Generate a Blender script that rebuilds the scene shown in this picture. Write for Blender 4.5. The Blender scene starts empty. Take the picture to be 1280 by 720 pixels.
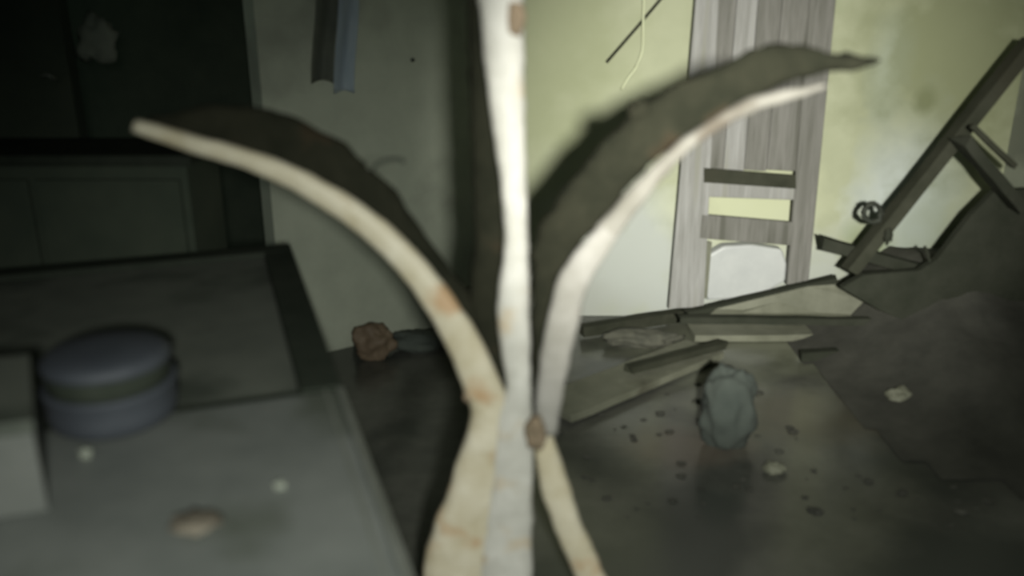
import bpy, bmesh, math, random
from mathutils import Vector, noise
random.seed(7)
C = bpy.context.scene.collection
S = bpy.context.scene

# ------------------------------------------------------------------ camera
PITCH = math.radians(19.0); F = 1100.0; CZ = 1.5
cd = bpy.data.cameras.new('camera'); cam = bpy.data.objects.new('camera', cd); C.objects.link(cam)
cam.location = (0, 0, CZ); cam.rotation_euler = (math.radians(90) - PITCH, 0, 0)
cd.sensor_width = 36; cd.lens = 36 * F / 1280; cd.clip_start = 0.02
cd.dof.use_dof = True; cd.dof.focus_distance = 12.0; cd.dof.aperture_fstop = 1.5
S.camera = cam
# ------------------------------------------------------------------ world, light, exposure
w = bpy.data.worlds.new('ambient_fill'); S.world = w; w.use_nodes = True
bg = w.node_tree.nodes['Background']; bg.inputs[0].default_value = (0.80, 1.0, 0.86, 1); bg.inputs[1].default_value = 0.16  # ambient fill, raised to lift the blacks in place of haze
def spot(name, loc, aim, power, size, blend, radius, col):
    l = bpy.data.lights.new(name, 'SPOT'); o = bpy.data.objects.new(name, l); C.objects.link(o)
    o.location = loc; o.rotation_euler = (Vector(aim) - Vector(loc)).to_track_quat('-Z', 'Y').to_euler()
    l.energy = power; l.spot_size = math.radians(size); l.spot_blend = blend; l.shadow_soft_size = radius; l.color = col
    return o
spot('torch_beam', (0.13, -0.42, 1.60), (1.06, 3.95, 0.80), 860, 40, 1.0, 0.05, (1.0, 0.98, 0.90))
spot('stand_fill', (0.13, -0.42, 1.60), (0.02, 1.6, 0.22), 230, 80, 1.0, 0.05, (0.98, 1.0, 0.92))  # added wide fill aimed low to brighten the stand
vs = S.view_settings; vs.view_transform = 'Standard'; vs.look = 'None'; vs.gamma = 1; vs.use_curve_mapping = False; vs.exposure = 0.0

# ------------------------------------------------------------------ helpers
_f = Vector((0, math.cos(PITCH), -math.sin(PITCH))); _u = Vector((0, math.sin(PITCH), math.cos(PITCH)))
def ray(x, y): return _f + Vector(((x - 640) / F, 0, 0)) + _u * ((360 - y) / F)
def P(x, y, Y):            # point where that line of sight reaches depth Y
    d = ray(x, y); return Vector((0, 0, CZ)) + d * (Y / d.y)
def PZ(x, y, z):           # point where it reaches height z
    d = ray(x, y); return Vector((0, 0, CZ)) + d * ((z - CZ) / d.z)

def mat(name, c1, c2, scale=6, rough=.8, bump=.3, stretch=(1,1,1), c3=None, s3=2.0, t3=.6, metal=0, detail=8, blobs=None, flat=False):
    m = bpy.data.materials.new(name); m.use_nodes = True
    nt = m.node_tree; N = nt.nodes; L = nt.links; b = N['Principled BSDF']
    b.inputs['Roughness'].default_value = rough; b.inputs['Metallic'].default_value = metal
    tc = N.new('ShaderNodeTexCoord'); mp = N.new('ShaderNodeMapping'); mp.inputs['Scale'].default_value = stretch
    L.new(tc.outputs['Object'], mp.inputs[0])
    n = N.new('ShaderNodeTexNoise'); n.inputs['Scale'].default_value = scale; n.inputs['Detail'].default_value = detail
    n.inputs['Roughness'].default_value = .65
    L.new(mp.outputs[0], n.inputs['Vector'])
    r = N.new('ShaderNodeValToRGB'); r.color_ramp.elements[0].position = .33; r.color_ramp.elements[1].position = .67
    r.color_ramp.elements[0].color = (*c1, 1); r.color_ramp.elements[1].color = (*c2, 1)
    L.new(n.outputs['Fac'], r.inputs[0]); out = r.outputs[0]
    def mixin(fac, col, out):
        mx = N.new('ShaderNodeMix'); mx.data_type = 'RGBA'; L.new(fac, mx.inputs[0]); L.new(out, mx.inputs[6])
        mx.inputs[7].default_value = (*col, 1); return mx.outputs[2]
    if c3:
        n2 = N.new('ShaderNodeTexNoise'); n2.inputs['Scale'].default_value = s3; n2.inputs['Detail'].default_value = 6
        L.new(mp.outputs[0], n2.inputs['Vector'])
        mr = N.new('ShaderNodeMapRange'); mr.inputs[1].default_value = t3 - .06; mr.inputs[2].default_value = t3 + .06
        L.new(n2.outputs['Fac'], mr.inputs[0]); out = mixin(mr.outputs[0], c3, out)
    if name in ('shaded_rust','blackened_board','dark_earth','dark_frame','dark_old_timber','dark_plaster'): b.inputs['Specular IOR Level'].default_value = .08
    if blobs:   # stains, bare patches and painted light on wall or floor: centre, radii, colour, strength
        dn = N.new('ShaderNodeTexNoise'); dn.inputs['Scale'].default_value = 7; dn.inputs['Detail'].default_value = 5
        L.new(tc.outputs['Object'], dn.inputs['Vector'])
        for (cx, cz, rx, rz, col, st) in blobs:
            sb = N.new('ShaderNodeVectorMath'); sb.operation = 'SUBTRACT'; L.new(tc.outputs['Object'], sb.inputs[0]); sb.inputs[1].default_value = (cx, cz, 0) if flat else (cx, 0, cz)
            ml = N.new('ShaderNodeVectorMath'); ml.operation = 'MULTIPLY'; L.new(sb.outputs[0], ml.inputs[0]); ml.inputs[1].default_value = (1/rx, 1/rz, 0) if flat else (1/rx, 0, 1/rz)
            ln = N.new('ShaderNodeVectorMath'); ln.operation = 'LENGTH'; L.new(ml.outputs[0], ln.inputs[0])
            ad = N.new('ShaderNodeMath'); ad.operation = 'MULTIPLY_ADD'; L.new(dn.outputs['Fac'], ad.inputs[0]); ad.inputs[1].default_value = 1.5; L.new(ln.outputs['Value'], ad.inputs[2])
            m2 = N.new('ShaderNodeMapRange'); L.new(ad.outputs[0], m2.inputs[0]); m2.inputs[1].default_value = 1.3; m2.inputs[2].default_value = 2.2
            m2.inputs[3].default_value = st; m2.inputs[4].default_value = 0
            out = mixin(m2.outputs[0], col, out)
    L.new(out, b.inputs['Base Color'])
    if bump:
        bp = N.new('ShaderNodeBump'); bp.inputs['Strength'].default_value = bump; bp.inputs['Distance'].default_value = .01
        L.new(n.outputs['Fac'], bp.inputs['Height']); L.new(bp.outputs[0], b.inputs['Normal'])
    return m

def link(name, me, m, parent=None, smooth=False):
    o = bpy.data.objects.new(name, me); C.objects.link(o); me.materials.append(m)
    if smooth:
        for p in me.polygons: p.use_smooth = True
    if parent: o.parent = parent
    return o
def tag(o, label, cat, group=None, kind=None):
    o['label'] = label; o['category'] = cat
    if group: o['group'] = group
    if kind: o['kind'] = kind
    return o
def struct(o): o['kind'] = 'structure'; return o
def empty(name, loc, label, cat, group=None):
    o = bpy.data.objects.new(name, None); C.objects.link(o); o.location = loc; o.empty_display_size = .1
    return tag(o, label, cat, group)
def rel(bm, parent):       # meshes are worked out in world space, then moved under their thing
    if parent:
        bmesh.ops.translate(bm, verts=bm.verts, vec=-parent.location)
def fin(name, bm, m, parent=None, smooth=False, bevel=0):
    if bevel:
        bmesh.ops.bevel(bm, geom=bm.edges[:], offset=bevel, segments=2, affect='EDGES', profile=.5)
    bmesh.ops.recalc_face_normals(bm, faces=bm.faces)
    origin = None
    if not parent:
        lo = Vector([min(v.co[i] for v in bm.verts) for i in range(3)]); hi = Vector([max(v.co[i] for v in bm.verts) for i in range(3)])
        origin = Vector(((lo.x+hi.x)/2, (lo.y+hi.y)/2, lo.z)); bmesh.ops.translate(bm, verts=bm.verts, vec=-origin)
    else: rel(bm, parent)
    me = bpy.data.meshes.new(name); bm.to_mesh(me); bm.free()
    o = link(name, me, m, parent, smooth)
    if origin: o.location = origin
    return o
def boxbm(x0, x1, y0, y1, z0, z1, bm=None):
    bm = bm or bmesh.new()
    v = [bm.verts.new((x, y, z)) for z in (z0, z1) for y in (y0, y1) for x in (x0, x1)]
    for f in ((0,1,3,2),(4,5,7,6),(0,1,5,4),(2,3,7,6),(0,2,6,4),(1,3,7,5)): bm.faces.new([v[i] for i in f])
    return bm
def prism(pts, back, bm=None):     # polygon given as world points, thickened by vector back
    bm = bm or bmesh.new()
    a = [bm.verts.new(p) for p in pts]; b = [bm.verts.new(p + back) for p in pts]; n = len(pts)
    bm.faces.new(a); bm.faces.new(b[::-1])
    for i in range(n): bm.faces.new((a[i], a[(i+1) % n], b[(i+1) % n], b[i]))
    return bm
def cr(pts, n):            # Catmull-Rom through tuples
    out = []; k = len(pts)
    for i in range(k - 1):
        p0, p1, p2, p3 = pts[max(i-1,0)], pts[i], pts[i+1], pts[min(i+2,k-1)]
        for j in range(n):
            t = j / n
            out.append(tuple(.5*((2*b)+(-a+c)*t+(2*a-5*b+4*c-d)*t*t+(-a+3*b-3*c+d)*t**3) for a,b,c,d in zip(p0,p1,p2,p3)))
    out.append(tuple(pts[-1])); return out
def loft(pairs, Y, depth, rough=.0, seg=12, n=5, bm=None):
    """bar of oval section; pairs = (ax, ay, bx, by) two edges of the bar at depth Y (Y may be a function of t)"""
    bm = bm or bmesh.new(); rings = []; st = cr(pairs, n)
    for i, (ax, ay, bx, by) in enumerate(st):
        t = i / (len(st) - 1); yy = Y(t) if callable(Y) else Y
        A = P(ax, ay, yy); B = P(bx, by, yy); c = (A + B) / 2; h = (B - A) / 2; r = []
        for k in range(seg):
            a = 2 * math.pi * k / seg
            cx, sx = math.cos(a), math.sin(a)
            q = .75; cx = math.copysign(abs(cx)**q, cx); sx = math.copysign(abs(sx)**q, sx)
            p = c + h * cx + Vector((0, depth * sx, 0))
            if rough: p = p + noise.noise_vector(p * 28) * rough + noise.noise_vector(p * 75) * rough * .5
            r.append(bm.verts.new(p))
        rings.append(r)
    for a, b in zip(rings, rings[1:]):
        for k in range(seg): bm.faces.new((a[k], a[(k+1) % seg], b[(k+1) % seg], b[k]))
    bm.faces.new(rings[0][::-1]); bm.faces.new(rings[-1])
    return bm
def cw(pts):               # centre + width list -> edge pairs
    out = []
    for i, (x, y, wd) in enumerate(pts):
        a = pts[max(i-1,0)]; b = pts[min(i+1,len(pts)-1)]; dx, dy = b[0]-a[0], b[1]-a[1]; l = math.hypot(dx, dy)
        nx, ny = -dy/l*wd, dx/l*wd
        out.append((x+nx, y+ny, x-nx, y-ny))
    return out
def tube(pts, radii, seg=8, bm=None, rough=0):
    bm = bm or bmesh.new(); rings = []
    for i, p in enumerate(pts):
        d = (pts[min(i+1,len(pts)-1)] - pts[max(i-1,0)]).normalized()
        s = d.cross(Vector((0,0,1)) if abs(d.z) < .9 else Vector((0,1,0))).normalized(); u = s.cross(d)
        R = radii[i] if isinstance(radii, (list, tuple)) else radii
        ring = []
        for k in range(seg):
            a = 2*math.pi*k/seg; q = p + s*math.cos(a)*R + u*math.sin(a)*R
            if rough: q = q + noise.noise_vector(q*30)*rough
            ring.append(bm.verts.new(q))
        rings.append(ring)
    for a, b in zip(rings, rings[1:]):
        for k in range(seg): bm.faces.new((a[k], a[(k+1)%seg], b[(k+1)%seg], b[k]))
    bm.faces.new(rings[0][::-1]); bm.faces.new(rings[-1]); return bm
def beam(p, q, wd, th, up=Vector((0,0,1)), bm=None, ragged=0):   # squared timber between two points
    bm = bm or bmesh.new(); d = (q - p).normalized(); s = d.cross(up).normalized(); u = s.cross(d); n = 9; rings = []
    for i in range(n):
        c = p.lerp(q, i/(n-1)); rg = []
        for a, b in ((-1,-1),(1,-1),(1,1),(-1,1)):
            v = c + u*(a*wd/2) + s*(b*th/2)
            if ragged: v = v + noise.noise_vector(v*12)*ragged + (d*random.uniform(-3,3)*ragged if i in (0,n-1) else Vector())
            rg.append(bm.verts.new(v))
        rings.append(rg)
    for a, b in zip(rings, rings[1:]):
        for k in range(4): bm.faces.new((a[k], a[(k+1)%4], b[(k+1)%4], b[k]))
    bm.faces.new(rings[0][::-1]); bm.faces.new(rings[-1]); return bm
def lathe(c, prof, seg=32, bm=None):
    bm = bm or bmesh.new(); rings = []
    for r, z in prof: rings.append([bm.verts.new(c + Vector((r*math.cos(2*math.pi*k/seg), r*math.sin(2*math.pi*k/seg), z))) for k in range(seg)])
    for a, b in zip(rings, rings[1:]):
        for k in range(seg): bm.faces.new((a[k], a[(k+1)%seg], b[(k+1)%seg], b[k]))
    bm.faces.new(rings[0][::-1]); bm.faces.new(rings[-1]); return bm
def blob(c, r, sq=(1,1,1), amp=.25, fr=9, sub=3):
    bm = bmesh.new(); bmesh.ops.create_icosphere(bm, subdivisions=sub, radius=1)
    for v in bm.verts:
        k = 1 + amp*noise.noise(v.co*1.7 + c*fr) + amp*.4*noise.noise(v.co*5 + c*fr)
        v.co = c + Vector((v.co.x*sq[0], v.co.y*sq[1], v.co.z*sq[2]))*r*k
    return bm

# ------------------------------------------------------------------ materials
WY = 3.95
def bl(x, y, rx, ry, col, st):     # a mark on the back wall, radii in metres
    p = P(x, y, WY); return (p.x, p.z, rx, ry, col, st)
RX = P(1272, 120, WY).x; FO = ((RX+.12-2.7)/2, (4.95-.5)/2)    # middle of the floor slab
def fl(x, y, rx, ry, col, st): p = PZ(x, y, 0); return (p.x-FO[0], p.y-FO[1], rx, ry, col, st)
WHITE = (.50, .53, .49); OLIVE = (.30, .33, .18)
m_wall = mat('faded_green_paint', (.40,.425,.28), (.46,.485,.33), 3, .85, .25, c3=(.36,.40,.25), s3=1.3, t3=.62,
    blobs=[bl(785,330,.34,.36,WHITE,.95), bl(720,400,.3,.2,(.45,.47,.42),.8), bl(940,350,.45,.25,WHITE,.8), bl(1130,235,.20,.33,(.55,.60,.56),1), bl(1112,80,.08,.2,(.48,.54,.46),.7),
           bl(1155,128,.05,.06,(.16,.18,.10),.9), bl(1160,280,.2,.2,(.36,.41,.33),.7), bl(1085,300,.10,.10,(.28,.33,.18),.8), bl(690,60,.3,.5,OLIVE,.5), bl(1200,60,.42,.5,(.20,.22,.11),.75), bl(930,260,.3,.2,(.60,.63,.42),.8)])  # olive and upper-right tones paint in falloff; last patch is the torch hot spot
m_wall2 = mat('grey_green_plaster', (.30,.325,.26), (.38,.405,.325), 3, .9, .3, c3=(.22,.235,.19), s3=1.6, t3=.6)
m_dark = mat('dark_plaster', (.035,.045,.034), (.055,.065,.048), 3, .95, .3)  # near-black tone for the left walls, passage and cabinet
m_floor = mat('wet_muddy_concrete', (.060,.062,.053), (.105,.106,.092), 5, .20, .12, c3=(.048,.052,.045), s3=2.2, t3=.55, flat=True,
    blobs=[fl(990,428,.62,.30,(.20,.21,.15),.9), fl(915,490,.22,.45,(.17,.18,.14),.8), fl(800,425,.3,.2,(.13,.135,.10),.7), fl(1010,520,.25,.2,(.11,.10,.07),.6), fl(860,560,.2,.12,(.13,.10,.075),.5)])  # pale marks paint in the lit floor and the door's reflection
m_ceil = mat('grey_ceiling', (.10,.11,.09), (.14,.15,.12), 3, .95, .2)
m_white = mat('flaking_white_paint', (.33,.325,.29), (.43,.425,.39), 16, .55, .5, c3=(.36,.29,.19), s3=9, t3=.62)
m_cream = mat('yellowed_white_paint', (.34,.30,.20), (.46,.43,.34), 12, .55, .5, c3=(.33,.22,.12), s3=8, t3=.63)
m_shaded_rust = mat('shaded_rust', (.010,.011,.007), (.020,.020,.013), 14, .95, .7, c3=(.032,.022,.013), s3=7, t3=.66)  # near-black rust tone, shaded side of the bars put into the colour
m_dimtip = mat('dimmed_tip_paint', (.11,.106,.088), (.165,.16,.14), 12, .9, .5, c3=(.07,.06,.045), s3=7, t3=.6)  # darker copy of the arm paint, tones down torch light on the tip
m_dimwhite = mat('dimmed_white_paint', (.15,.146,.125), (.23,.224,.205), 12, .9, .5, c3=(.19,.16,.12), s3=7, t3=.62)  # greyer copy of the white paint, torch light on this arm toned down
m_brown = mat('brown_rust', (.10,.08,.05), (.20,.15,.10), 20, .9, .8)
m_wood = mat('weathered_grey_wood', (.13,.13,.11), (.235,.23,.21), 6, .8, .3, (7,7,.5), c3=(.11,.11,.09), s3=3, t3=.58)
m_woodpale = mat('limewashed_wood', (.24,.24,.22), (.38,.38,.365), 6, .8, .3, (7,7,.5), c3=(.27,.27,.23), s3=3, t3=.6)
m_woodd = mat('dark_old_timber', (.035,.038,.026), (.06,.062,.045), 7, .85, .5, c3=(.05,.05,.035), s3=3, t3=.6)
m_board = mat('blackened_board', (.030,.034,.024), (.050,.053,.040), 6, .9, .5)
m_earth = mat('dark_earth', (.052,.053,.045), (.095,.095,.080), 4, .95, .3)
m_sack = mat('white_plastic', (.46,.48,.47), (.56,.58,.56), 5, .5, .4)
m_plank = mat('dusty_plank', (.13,.135,.095), (.21,.215,.16), 6, .7, .4, c3=(.10,.10,.07), s3=4, t3=.6)
m_top = mat('grey_enamel', (.088,.097,.09), (.125,.134,.124), 5, .45, .25, c3=(.065,.073,.06), s3=3.5, t3=.58)
m_top2 = mat('grey_board_dull', (.065,.073,.06), (.095,.103,.085), 5, .7, .25, c3=(.035,.042,.032), s3=3, t3=.56)
m_frame = mat('dark_frame', (.018,.023,.017), (.03,.035,.027), 8, .8, .3)
m_rim = mat('pale_metal_edge', (.12,.13,.11), (.17,.18,.16), 12, .4, .3, metal=.3)
m_blue = mat('blue_grey_enamel', (.025,.030,.038), (.036,.042,.051), 9, .7, .2)
m_bluecloth = mat('pale_blue_fabric', (.40,.48,.56), (.55,.62,.68), 5, .8, .2, (3,3,.6))
m_box = mat('grey_card', (.06,.067,.06), (.09,.095,.087), 6, .8, .2)
m_leaf = mat('dull_brown_leaf', (.075,.065,.048), (.10,.088,.065), 8, .8, .3)
m_orange = mat('rusty_brown_tin', (.10,.072,.045), (.15,.11,.07), 8, .7, .4)
m_wire = mat('cream_cable', (.62,.66,.42), (.70,.74,.50), 8, .5, 0)
m_black = mat('black_iron', (.02,.025,.018), (.04,.045,.032), 20, .8, .4)
m_lump = mat('grey_green_lump', (.045,.056,.048), (.065,.076,.064), 6, .95, .3)
m_rubble = mat('dusty_rubble', (.05,.052,.04), (.12,.12,.09), 14, .9, .5)

# ------------------------------------------------------------------ setting
def wallpoly(name, a, b, z0, z1, th, m):     # vertical wall from a to b (xy), thickened away from the room
    d = Vector((b[0]-a[0], b[1]-a[1], 0)).normalized(); nrm = Vector((-d.y, d.x, 0))*th
    return struct(fin(name, prism([Vector((a[0],a[1],z0)), Vector((b[0],b[1],z0)), Vector((b[0],b[1],z1)), Vector((a[0],a[1],z1))], nrm), m))
H = 2.6
cor = P(600, 200, WY).x; rx = P(1272, 120, WY).x
wb = boxbm(cor, rx, WY, WY+.15, 0, H); me = bpy.data.meshes.new('wall_back'); bmesh.ops.recalc_face_normals(wb, faces=wb.faces); wb.to_mesh(me); wb.free()
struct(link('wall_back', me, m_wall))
la = (P(330, 150, 3.4).x, 3.4)
wallpoly('wall_left', la, (cor, WY), 0, H, .12, m_wall2)
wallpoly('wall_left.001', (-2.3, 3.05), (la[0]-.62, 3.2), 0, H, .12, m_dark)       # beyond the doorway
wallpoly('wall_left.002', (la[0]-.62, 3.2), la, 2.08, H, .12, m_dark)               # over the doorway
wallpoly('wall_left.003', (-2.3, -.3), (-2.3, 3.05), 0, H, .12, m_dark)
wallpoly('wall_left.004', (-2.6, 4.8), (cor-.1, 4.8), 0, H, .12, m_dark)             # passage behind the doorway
wallpoly('wall_right', (rx, WY), (rx+.02, -.3), 0, H, .12, m_wall2)
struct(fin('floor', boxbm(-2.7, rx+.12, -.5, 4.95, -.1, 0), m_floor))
struct(fin('ceiling', boxbm(-2.7, rx+.12, -.3, 4.95, H, H+.1), m_ceil))

# ------------------------------------------------------------------ the forked stand in front
SY = 1.6
st = empty('forked_stand', (P(650,720,SY).x, SY, 0.0), 'tall forked stand of flaking white paint and rust with shade-dark backs, arms curving outward, nearest the viewer', 'stand')
# left arm, lit front and a dark back bar holding its shade
fin('left_arm', loft(cw([(170,157,9),(230,176,11),(300,196,12),(370,224,14),(430,259,16),(480,297,17),(525,345,18),(560,395,20),(585,440,22),(606,490,24),(622,540,25),(634,600,16)]), lambda t: SY-.015+.10*max(0,t-.8), .016, .002), m_cream, st, True)
fin('shaded_arm_back', loft([(190,150,196,160),(250,134,256,182),(310,134,300,205),(375,148,360,230),(430,182,410,262),(468,215,440,280),(500,240,480,310),(522,282,510,340),(560,330,545,380),(605,395,575,430),(632,450,600,480)], SY+.045, .018, .008), m_shaded_rust, st, True)
fin('rust_hook', tube([P(*q, SY+.045) for q in cr([(462,218),(470,206),(484,200),(498,199),(506,203)],3)], .004, 6), m_black, st, True)
# centre post
fin('centre_post', loft([(597,-60,654,-60),(598,0,655,0),(604,60,656,60),(610,120,657,120),(620,190,658,190),(628,250,659,250),(630,310,661,310),(622,370,662,370),(624,430,663,430),(632,480,664,480),(616,530,666,530),(612,600,667,600),(604,660,667,660),(596,720,666,720),(592,800,664,800),(592,935,662,935)], SY-.01, .018, .003), m_white, st, True)
fin('shaded_post_back', loft([(582,-60,606,-60),(584,0,606,0),(586,80,612,80),(589,160,620,160),(591,230,626,230),(592,300,630,300),(588,350,630,350),(588,385,632,385),(602,430,636,430),(620,470,642,470)], SY+.035, .016, .005), m_shaded_rust, st, True)
fin('rust_patch', loft([(636,2,652,4),(632,20,656,22),(637,42,653,46)], SY-.024, .006, .004), m_brown, st, True)
# right arm
fin('shaded_arm_back', loft([(664,500,680,500),(664,450,684,450),(664,400,689,400),(664,345,700,350),(668,302,722,315),(688,262,756,275),(716,224,788,232),(748,184,826,194),(786,146,862,172),(840,106,898,156),(900,80,935,132),(950,58,962,114),(990,56,1000,98),(1040,65,1042,89),(1085,71,1086,82),(1094,75,1094,78)], SY+.045, .022, .008), m_shaded_rust, st, True)
fin('shaded_knob', blob(P(800,140,SY+.04), .026, (1,.7,.8), .5), m_shaded_rust, st, True)
fin('right_arm', loft(cw([(682,540,14),(686,500,17),(694,450,19),(704,400,20),(716,355,20),(740,315,17),(762,288,13)]), SY, .016, .003), m_dimwhite, st, True)
fin('dimmed_arm_tip', loft(cw([(756,294,15),(776,268,13),(812,226,11),(850,186,9),(900,152,8),(940,131,10),(980,119,8),(1030,106,4)]), SY+.005, .016, .003), m_dimtip, st, True)
# legs
fin('leg', loft([(584,450,604,450),(580,478,612,478),(588,520,630,520),(572,570,628,570),(556,620,622,620),(540,660,618,660),(530,700,612,700),(526,760,606,760),(530,860,600,860),(535,935,598,935)], SY-.005, .022, .003), m_cream, st, True)
fin('leg', loft(cw([(678,545,12),(684,570,15),(694,610,18),(710,655,18),(732,705,18),(760,765,17),(800,850,16),(838,932,15)]), SY-.005, .016, .003), m_cream, st, True)
fin('knot', blob(P(670,540,SY-.03), .032, (.62,.6,1.25), .45), m_brown, st, True)
fin('rust_chip', blob(P(585,497,SY-.02), .012, (.8,.5,1), .5, sub=2), m_brown, st, True)

# ------------------------------------------------------------------ broken door leaning on the back wall
DY = 3.80
dr = empty('broken_door', (P(930,380,DY).x, DY, 0), 'tall grey weathered wooden door leaf, lower panels broken out, propped against the green wall', 'door')
back = Vector((0,.03,0))
def quad(a,b,c,d,Y,th=back): return prism([P(*a,Y),P(*b,Y),P(*c,Y),P(*d,Y)], th)
zt = -70
fin('stile', quad((876,zt),(902,zt),(880,384),(836,386),DY), m_woodpale, dr, bevel=.003)
fin('stile', quad((1018,zt),(1052,zt),(1011,352),(984,356),DY), m_wood, dr, bevel=.003)
bx = [(902,881),(927,904),(954,930),(985,958),(1018,997)]
for i in range(4):
    (a0,b0),(a1,b1) = bx[i], bx[i+1]
    fin('panel_board', quad((a0+.4,zt),(a1-.6,zt),(b1-.6,214),(b0+.4,212),DY+.012+random.uniform(-.002,.002),Vector((0,.015,0))), (m_wood,m_woodpale,m_wood,m_wood)[i], dr)
fin('rail', quad((881,211),(994,220),(993,250),(879,246),DY+.006,Vector((0,.02,0))), m_woodpale, dr, bevel=.002)
fin('rail_moulding', quad((880,210),(995,219),(995,236),(880,228),DY-.004,Vector((0,.012,0))), m_woodd, dr)
fin('rail', quad((877,268),(992,278),(990,307),(874,298),DY+.0,Vector((0,.022,0))), m_wood, dr, bevel=.002)
fin('splinter', quad((878,300),(890,303),(884,372),(872,378),DY+.012,Vector((0,.012,0))), m_plank, dr)

tag(fin('plastic_sack', prism([P(x,y,3.84) for x,y in [(884,320),(905,308),(940,306),(978,312),(984,330),(982,352),(965,362),(930,374),(885,376),(878,350)]], Vector((0,.07,0))), m_sack, bevel=.012),
    'crumpled white plastic sack showing through the bottom gap of the broken door', 'sack')

# ------------------------------------------------------------------ on the green wall
tag(fin('hanging_cable', tube([P(*q, WY-.05) for q in cr([(806,-60),(805,-10),(804,30),(803,62),(795,84),(785,98),(777,112)],4)], .005, 8), m_wire, smooth=True),
    'thin cream cable dangling in front of the green wall beside the door', 'cable')
tag(fin('dark_streak', tube([P(835,-12,WY-.015), P(798,32,WY-.015), P(758,78,WY-.012)], .0065, 8), m_woodd, smooth=True),  # thin dark tube slanting across the wall
    'thin dark slanting streak on the green wall behind the dangling cable', 'rod')
# grey wall marks
def on_left(x, y, off=.0):      # point on the grey side wall
    a = Vector((la[0], la[1], 0)); d = Vector((cor-la[0], WY-la[1], 0)).normalized(); n = Vector((d.y,-d.x,0))
    r = ray(x, y); o = Vector((0,0,CZ)); t = (a + n*off - o).dot(n) / r.dot(n); return o + r*t
nl = Vector(((WY-la[1]), -(cor-la[0]), 0)).normalized()
tag(fin('wall_nail', tube([on_left(516,75,0), on_left(516,75,.03)], .009, 8), m_black), 'small black nail head sticking out of the grey-green side wall', 'nail')
hc = empty('hanging_cloth', on_left(420,-60,.02), 'pale blue strip of cloth hanging high on the grey side wall', 'cloth')
def drape(x0, x1, y0, y1, off, m, name, amp=.012):
    bm = bmesh.new(); nx, ny = 12, 18; g = []
    for j in range(ny+1):
        row = []
        for i in range(nx+1):
            u = i/nx; v = j/ny; x = x0+(x1-x0)*u + 3*math.sin(v*5); y = y0+(y1-y0)*v - (5*math.sin(u*3) if j == ny else 0)
            row.append(bm.verts.new(on_left(x, y, off + amp*math.sin(u*6+v*2)+amp)))
        g.append(row)
    for j in range(ny):
        for i in range(nx): bm.faces.new((g[j][i], g[j][i+1], g[j+1][i+1], g[j+1][i]))
    bmesh.ops.solidify(bm, geom=bm.faces[:], thickness=.003)
    return fin(name, bm, m, hc, True)
drape(420,446,-60,118,.03,m_bluecloth,'strip')
m_greycloth = mat('dull_grey_fabric', (.13,.145,.12), (.19,.205,.165), 9, .9, .3)
drape(392,420,-60,105,.02,m_greycloth,'lining')

# ------------------------------------------------------------------ right side: fallen timbers
tag(fin('leaning_beam', beam(P(1062,338,3.5), P(1292,48,3.5), .072, .05, Vector((0,1,0)), ragged=.004), m_woodd),
    'long dark timber leaning diagonally across the right corner, its foot by the door', 'beam')
tag(fin('fallen_beam', beam(P(1028,303,3.6), P(1215,356,3.6), .058, .05, Vector((0,1,0)), ragged=.006), m_board),
    'dark timber lying almost level behind the foot of the leaning beam', 'beam')
tag(fin('cross_timber', beam(P(1202,174,3.37), P(1275,262,3.37), .10, .04, Vector((0,1,0)), ragged=.005), m_board),
    'short thick dark timber crossing the upper half of the leaning beam', 'beam')
tag(fin('thin_batten', beam(P(1214,157,3.32), P(1268,208,3.32), .028, .02, Vector((0,1,0)), ragged=.003), m_woodd),
    'thin dark batten lying along the thick cross timber at upper right', 'batten')
tag(fin('wire_coil', tube([P(1090+11*math.cos(a)+(k%3), 266+11*math.sin(a)*1.05, 3.43-.02*math.sin(a*.5)) for k,a in enumerate([i*.45 for i in range(26)])], .011, 6, rough=.004), m_black, smooth=True),
    'small dark coil of wire hooked on the leaning beam near its foot', 'coil')
tag(fin('torn_rag', blob(P(1110,296,3.44), .03, (.5,.4,1.1), .7), m_board, smooth=True), 'small dark torn scrap hanging from the leaning beam beneath the wire coil', 'scrap')
tag(fin('fallen_board', prism([P(*q,3.42) for q in [(1245,238),(1215,268),(1190,300),(1172,324),(1150,338),(1080,344),(1052,360),(1100,388),(1200,430),(1330,450),(1330,235)]], Vector((0,.035,0))), m_board),
    'large blackened board slumped into the right corner under the leaning beam', 'board')
tag(fin('broken_lath', beam(P(1166,342,3.44), P(1156,308,3.44), .012, .01, Vector((0,1,0))), m_board), 'tiny upright splinter at the edge of the blackened board', 'splinter')

# ------------------------------------------------------------------ planks, rubble, and strips for shade and lit floor
def plank(x0,y0,x1,y1,z,wd,th,m,label,z2=None):
    a = PZ(x0,y0,z); b = PZ(x1,y1,z if z2 is None else z2)
    return tag(fin('plank_or_shade_strip', beam(a, b, th, wd, ragged=.004), m), label, 'plank')
plank(690,512,880,436,.025,.20,.03,m_plank,'pale plank on the floor running from the stand toward the door')
plank(785,462,905,430,.07,.04,.03,m_woodd,'narrow dark strip lying along the back edge of the pale plank')  # thin dark strip beside the pale plank
plank(728,413,868,391,.04,.05,.05,m_woodd,'dark strip as wall-base shadow between the stand and the broken door')  # shadow at the foot of the wall, built as a dark strip
plank(862,414,1150,412,.02,.18,.03,m_plank,'wide pale strip as lit dusty floor in front of the broken door')  # lit band of dusty floor built as a pale strip
tag(fin('plank_or_shade_strip', beam(P(858,393,3.70), P(1045,349,3.72), .045, .03, Vector((0,1,0)), ragged=.004), m_board), 'thin blackened plank slanting up across the foot of the broken door', 'plank')
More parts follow.
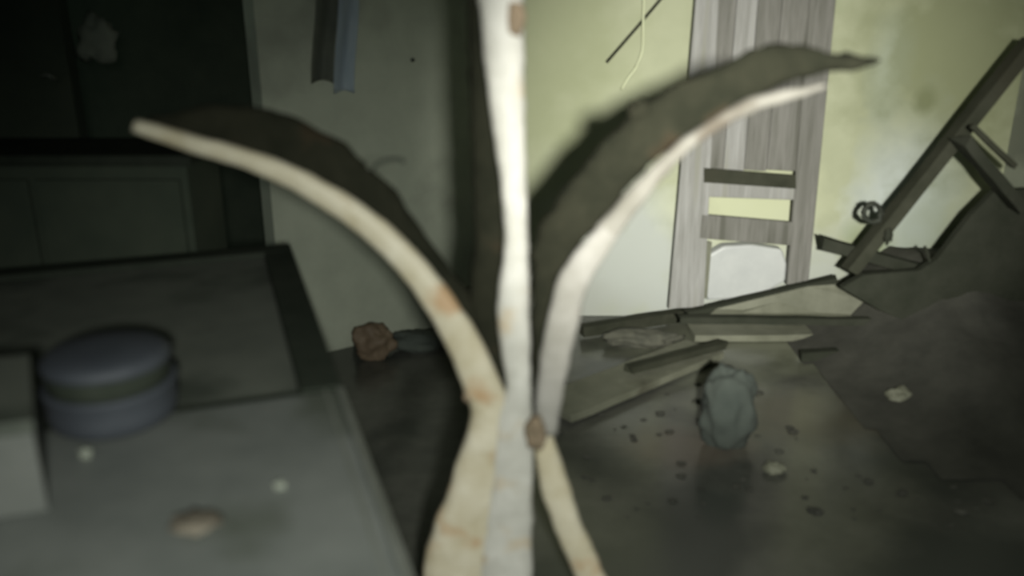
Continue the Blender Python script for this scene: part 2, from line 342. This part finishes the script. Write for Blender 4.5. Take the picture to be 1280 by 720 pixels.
tag(fin('tilted_slab', prism([P(*q) for q in [(884,396,3.60),(1170,397,3.60),(1185,388,3.63),(1120,366,3.68),(1060,354,3.69),(1010,358,3.69),(895,386,3.66)]], Vector((0,0,-.03))), m_plank), 'grey dusty slab lying tilted below the foot of the leaning beam', 'slab')
tag(fin('plank_or_shade_strip', beam(P(850,399,3.52), P(1158,402,3.52), .035, .03, Vector((0,1,0)), ragged=.005), m_board), 'long dark strip as the shade under the grey dusty slab', 'plank')  # shade below the slab's front edge, built as a dark beam
plank(1080,404,1215,428,.075,.05,.03,m_board,'blackened plank end at the right of the wide pale strip')
plank(1000,445,1055,441,.03,.04,.04,m_board,'short black stub of wood on the floor right of the door')
def rock(x,y,z,r,sq,m,label,cat='stone',name='stone',amp=.4):
    p = PZ(x,y,z); p.z = z + r*sq[2]*.9; return tag(fin(name, blob(p, r, sq, amp, sub=4), m, smooth=True), label, cat)
rock(907,556,.0,.125,(.78,.55,1.25),m_lump,'rounded grey-green lump as a reflection on the wet floor below the door',amp=.30)  # reflection in the wet floor, put in as a solid lump
rock(468,446,0,.085,(1,.7,.9),m_orange,'rusty brown tin lying on the floor behind the grey bench','tin','crushed_tin')
rock(800,432,0,.08,(2.0,.7,.5),m_rubble,'low dusty grey heap just right of the stand')
rock(574,418,0,.115,(.8,.8,1.1),m_lump,'pale grey lump against the corner behind the centre post')
rock(524,438,0,.09,(1.4,.7,.5),m_lump,'flat grey rubble lump behind the curved left arm')
rock(1122,505,0,.05,(1,.8,.7),m_plank,'small pale stone on the dark floor at right')
rock(968,590,0,.03,(1.2,.8,.6),m_plank,'small pale chip near the middle of the wet floor')
hb = bmesh.new(); gx, gy = 26, 14; hg = []
for j in range(gy+1):
    row = []
    for i in range(gx+1):
        u = i/gx; v = j/gy; x = 1.22 + (rx-.01-1.22)*u; y = 2.35 + (WY-.01-2.35)*v
        h = .36*min(1,u*1.9)**1.5*min(1,v*1.25)**1.5; h += noise.noise(Vector((x*5,y*5,0)))*.05*min(1,h*8) + noise.noise(Vector((x*14,y*14,3)))*.018*min(1,h*8)
        row.append(hb.verts.new((x,y,max(h,0)+.001)))
    hg.append(row)
for j in range(gy):
    for i in range(gx):
        if max(v.co.z for v in (hg[j][i],hg[j][i+1],hg[j+1][i+1],hg[j+1][i])) > .006: hb.faces.new((hg[j][i],hg[j][i+1],hg[j+1][i+1],hg[j+1][i]))
bmesh.ops.delete(hb, geom=[v for v in hb.verts if not v.link_faces], context='VERTS')
tag(fin('debris_heap', hb, m_earth, smooth=True), 'dark heap of earth and debris filling the right corner', 'debris', kind='stuff')
bm = bmesh.new(); n = 0
while n < 90:
    x = random.uniform(-.3, 1.6); y = random.uniform(2.2, 3.3)
    if x < .3 + (y-2.2)*-.4 or (x > 1.0 and y > 2.5): continue
    n += 1; r = random.choice([.005,.007,.009,.013])*random.uniform(.6,1.3)
    ret = bmesh.ops.create_icosphere(bm, subdivisions=1, radius=1)
    for v in ret['verts']:
        q = v.co.copy(); k = 1+.5*noise.noise(q*2+Vector((x*9,y*9,0))); v.co = Vector((x+q.x*r*1.6*k, y+q.y*r*k, r*.4*(q.z*k+.8)))
tag(fin('rubble', bm, m_earth), 'scattered crumbs of plaster and mud over the wet floor', 'rubble', kind='stuff')

# ------------------------------------------------------------------ grey bench at left
P0 = PZ(362,304,.8); e1 = Vector((.323,-.946,0)).normalized(); e2 = Vector((-e1.y*-1, 0, 0)); e2 = Vector((e1.y, -e1.x, 0))
LB, WB = 1.72, 1.22
def bp(s, t, z): return Vector((P0.x, P0.y, 0)) + e1*s + e2*t + Vector((0,0,z))
bn = empty('grey_bench', bp(LB/2, WB/2, 0), 'big grey bench at lower left with dark framed top in two sections', 'bench')
def bbox(s0,s1,t0,t1,z0,z1,name,m,bev=.004):
    return fin(name, prism([bp(s0,t0,z0),bp(s1,t0,z0),bp(s1,t1,z0),bp(s0,t1,z0)], Vector((0,0,z1-z0))), m, bn, bevel=bev)
bbox(.04,LB-.03,.04,WB-.04,.0,.74,'body',m_board)
bbox(0,.07,0,WB,.74,.80,'frame_rail',m_frame)
bbox(.07,1.0,0,.075,.74,.80,'frame_rail',m_frame)
bbox(.985,1.015,.0,WB,.74,.795,'seam_strip',m_frame)
bbox(.07,.985,.075,WB,.74,.785,'top_panel',m_top2)
bbox(1.015,LB,.012,WB,.74,.80,'top_panel',m_top)['label'] = 'lighter grey near section'
bbox(1.015,LB,0,.012,.72,.805,'metal_edge',m_rim,.002)
bbox(1.015,LB,.03,.036,.80,.803,'edge_bead',m_rim,.001)
# things on the bench
def on(x,y): return PZ(x,y,.80)
c = on(145,520); k = .1
pot = empty('round_pot', c, 'blue-grey round pot with dark banded lid on the grey bench', 'pot')
R = .105
fin('pot_body', lathe(c, [(R*.86,.001),(R*.95,.008),(R,.03),(R*1.0,.062),(R*1.03,.066),(R*1.03,.07),(R*.9,.07)]), m_blue, pot, True)
fin('dark_band', lathe(c, [(R*.9,.069),(R*.93,.072),(R*.93,.10),(R*.9,.102)]), m_frame, pot, True)
fin('pot_lid', lathe(c, [(R*.9,.101),(R*.97,.104),(R*.97,.116),(R*.80,.126),(R*.3,.130),(.001,.130)]), m_blue, pot, True)
bxo = empty('grey_box', PZ(20,560,.80), 'pale grey box at the far left end of the bench, beside the round pot', 'box')
pts = [PZ(62,640,.801), PZ(-90,665,.801), PZ(-80,560,.801), PZ(55,545,.801)]
fin('box_body', prism(pts, Vector((0,0,.125))), m_box, bxo, bevel=.004)
fin('box_lid', prism([p + (p-(sum(pts,Vector())/4))*.03 + Vector((0,0,.125)) for p in pts], Vector((0,0,.02))), m_top2, bxo, bevel=.003)
def small(x,y,r,sq,m,name,label,cat):
    p = on(x,y); p.z = .80 + r*sq[2]*.85; return tag(fin(name, blob(p, r, sq, .4), m, smooth=True), label, cat)
small(108,572,.010,(1,.8,.9),m_greycloth,'glass_shard','tiny bright shard on the bench just below the round pot','shard')
small(350,610,.008,(1.2,.8,.7),m_greycloth,'plaster_chip','tiny pale plaster chip on the lighter near section of the bench','chip')
small(245,655,.028,(1.2,1,.2),m_leaf,'brown_leaf','brown crumpled leaf lying near the front of the bench','leaf')

# ------------------------------------------------------------------ dark cabinet behind the bench and cloth in the doorway
cb = empty('dark_cabinet', Vector((-1.36,2.62,0)), 'low black cabinet in the gloom behind the grey bench', 'cabinet')
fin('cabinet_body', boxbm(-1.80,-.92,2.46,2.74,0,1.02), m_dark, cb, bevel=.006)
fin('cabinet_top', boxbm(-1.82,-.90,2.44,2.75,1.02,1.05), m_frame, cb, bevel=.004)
for x0 in (-1.78,-1.35):
    d = fin('cabinet_door', boxbm(x0,x0+.41,2.445,2.462,.08,.98), m_dark, cb, bevel=.003)
p = P(108,52,3.11)
tag(fin('pale_rag', blob(p+Vector((0,.08,0)), .085, (.8,.3,.9), .6, fr=5), m_greycloth, smooth=True), 'dim pale rag hanging in the dark at the top left', 'rag')
tag(fin('metal_hook', tube([P(50,96,2.98),P(58,93,2.98),P(66,97,2.98),P(70,100,3.0),P(68,96,3.16)], .004, 6), m_rim, smooth=True), 'small glinting hook in the dark below the pale rag', 'hook')
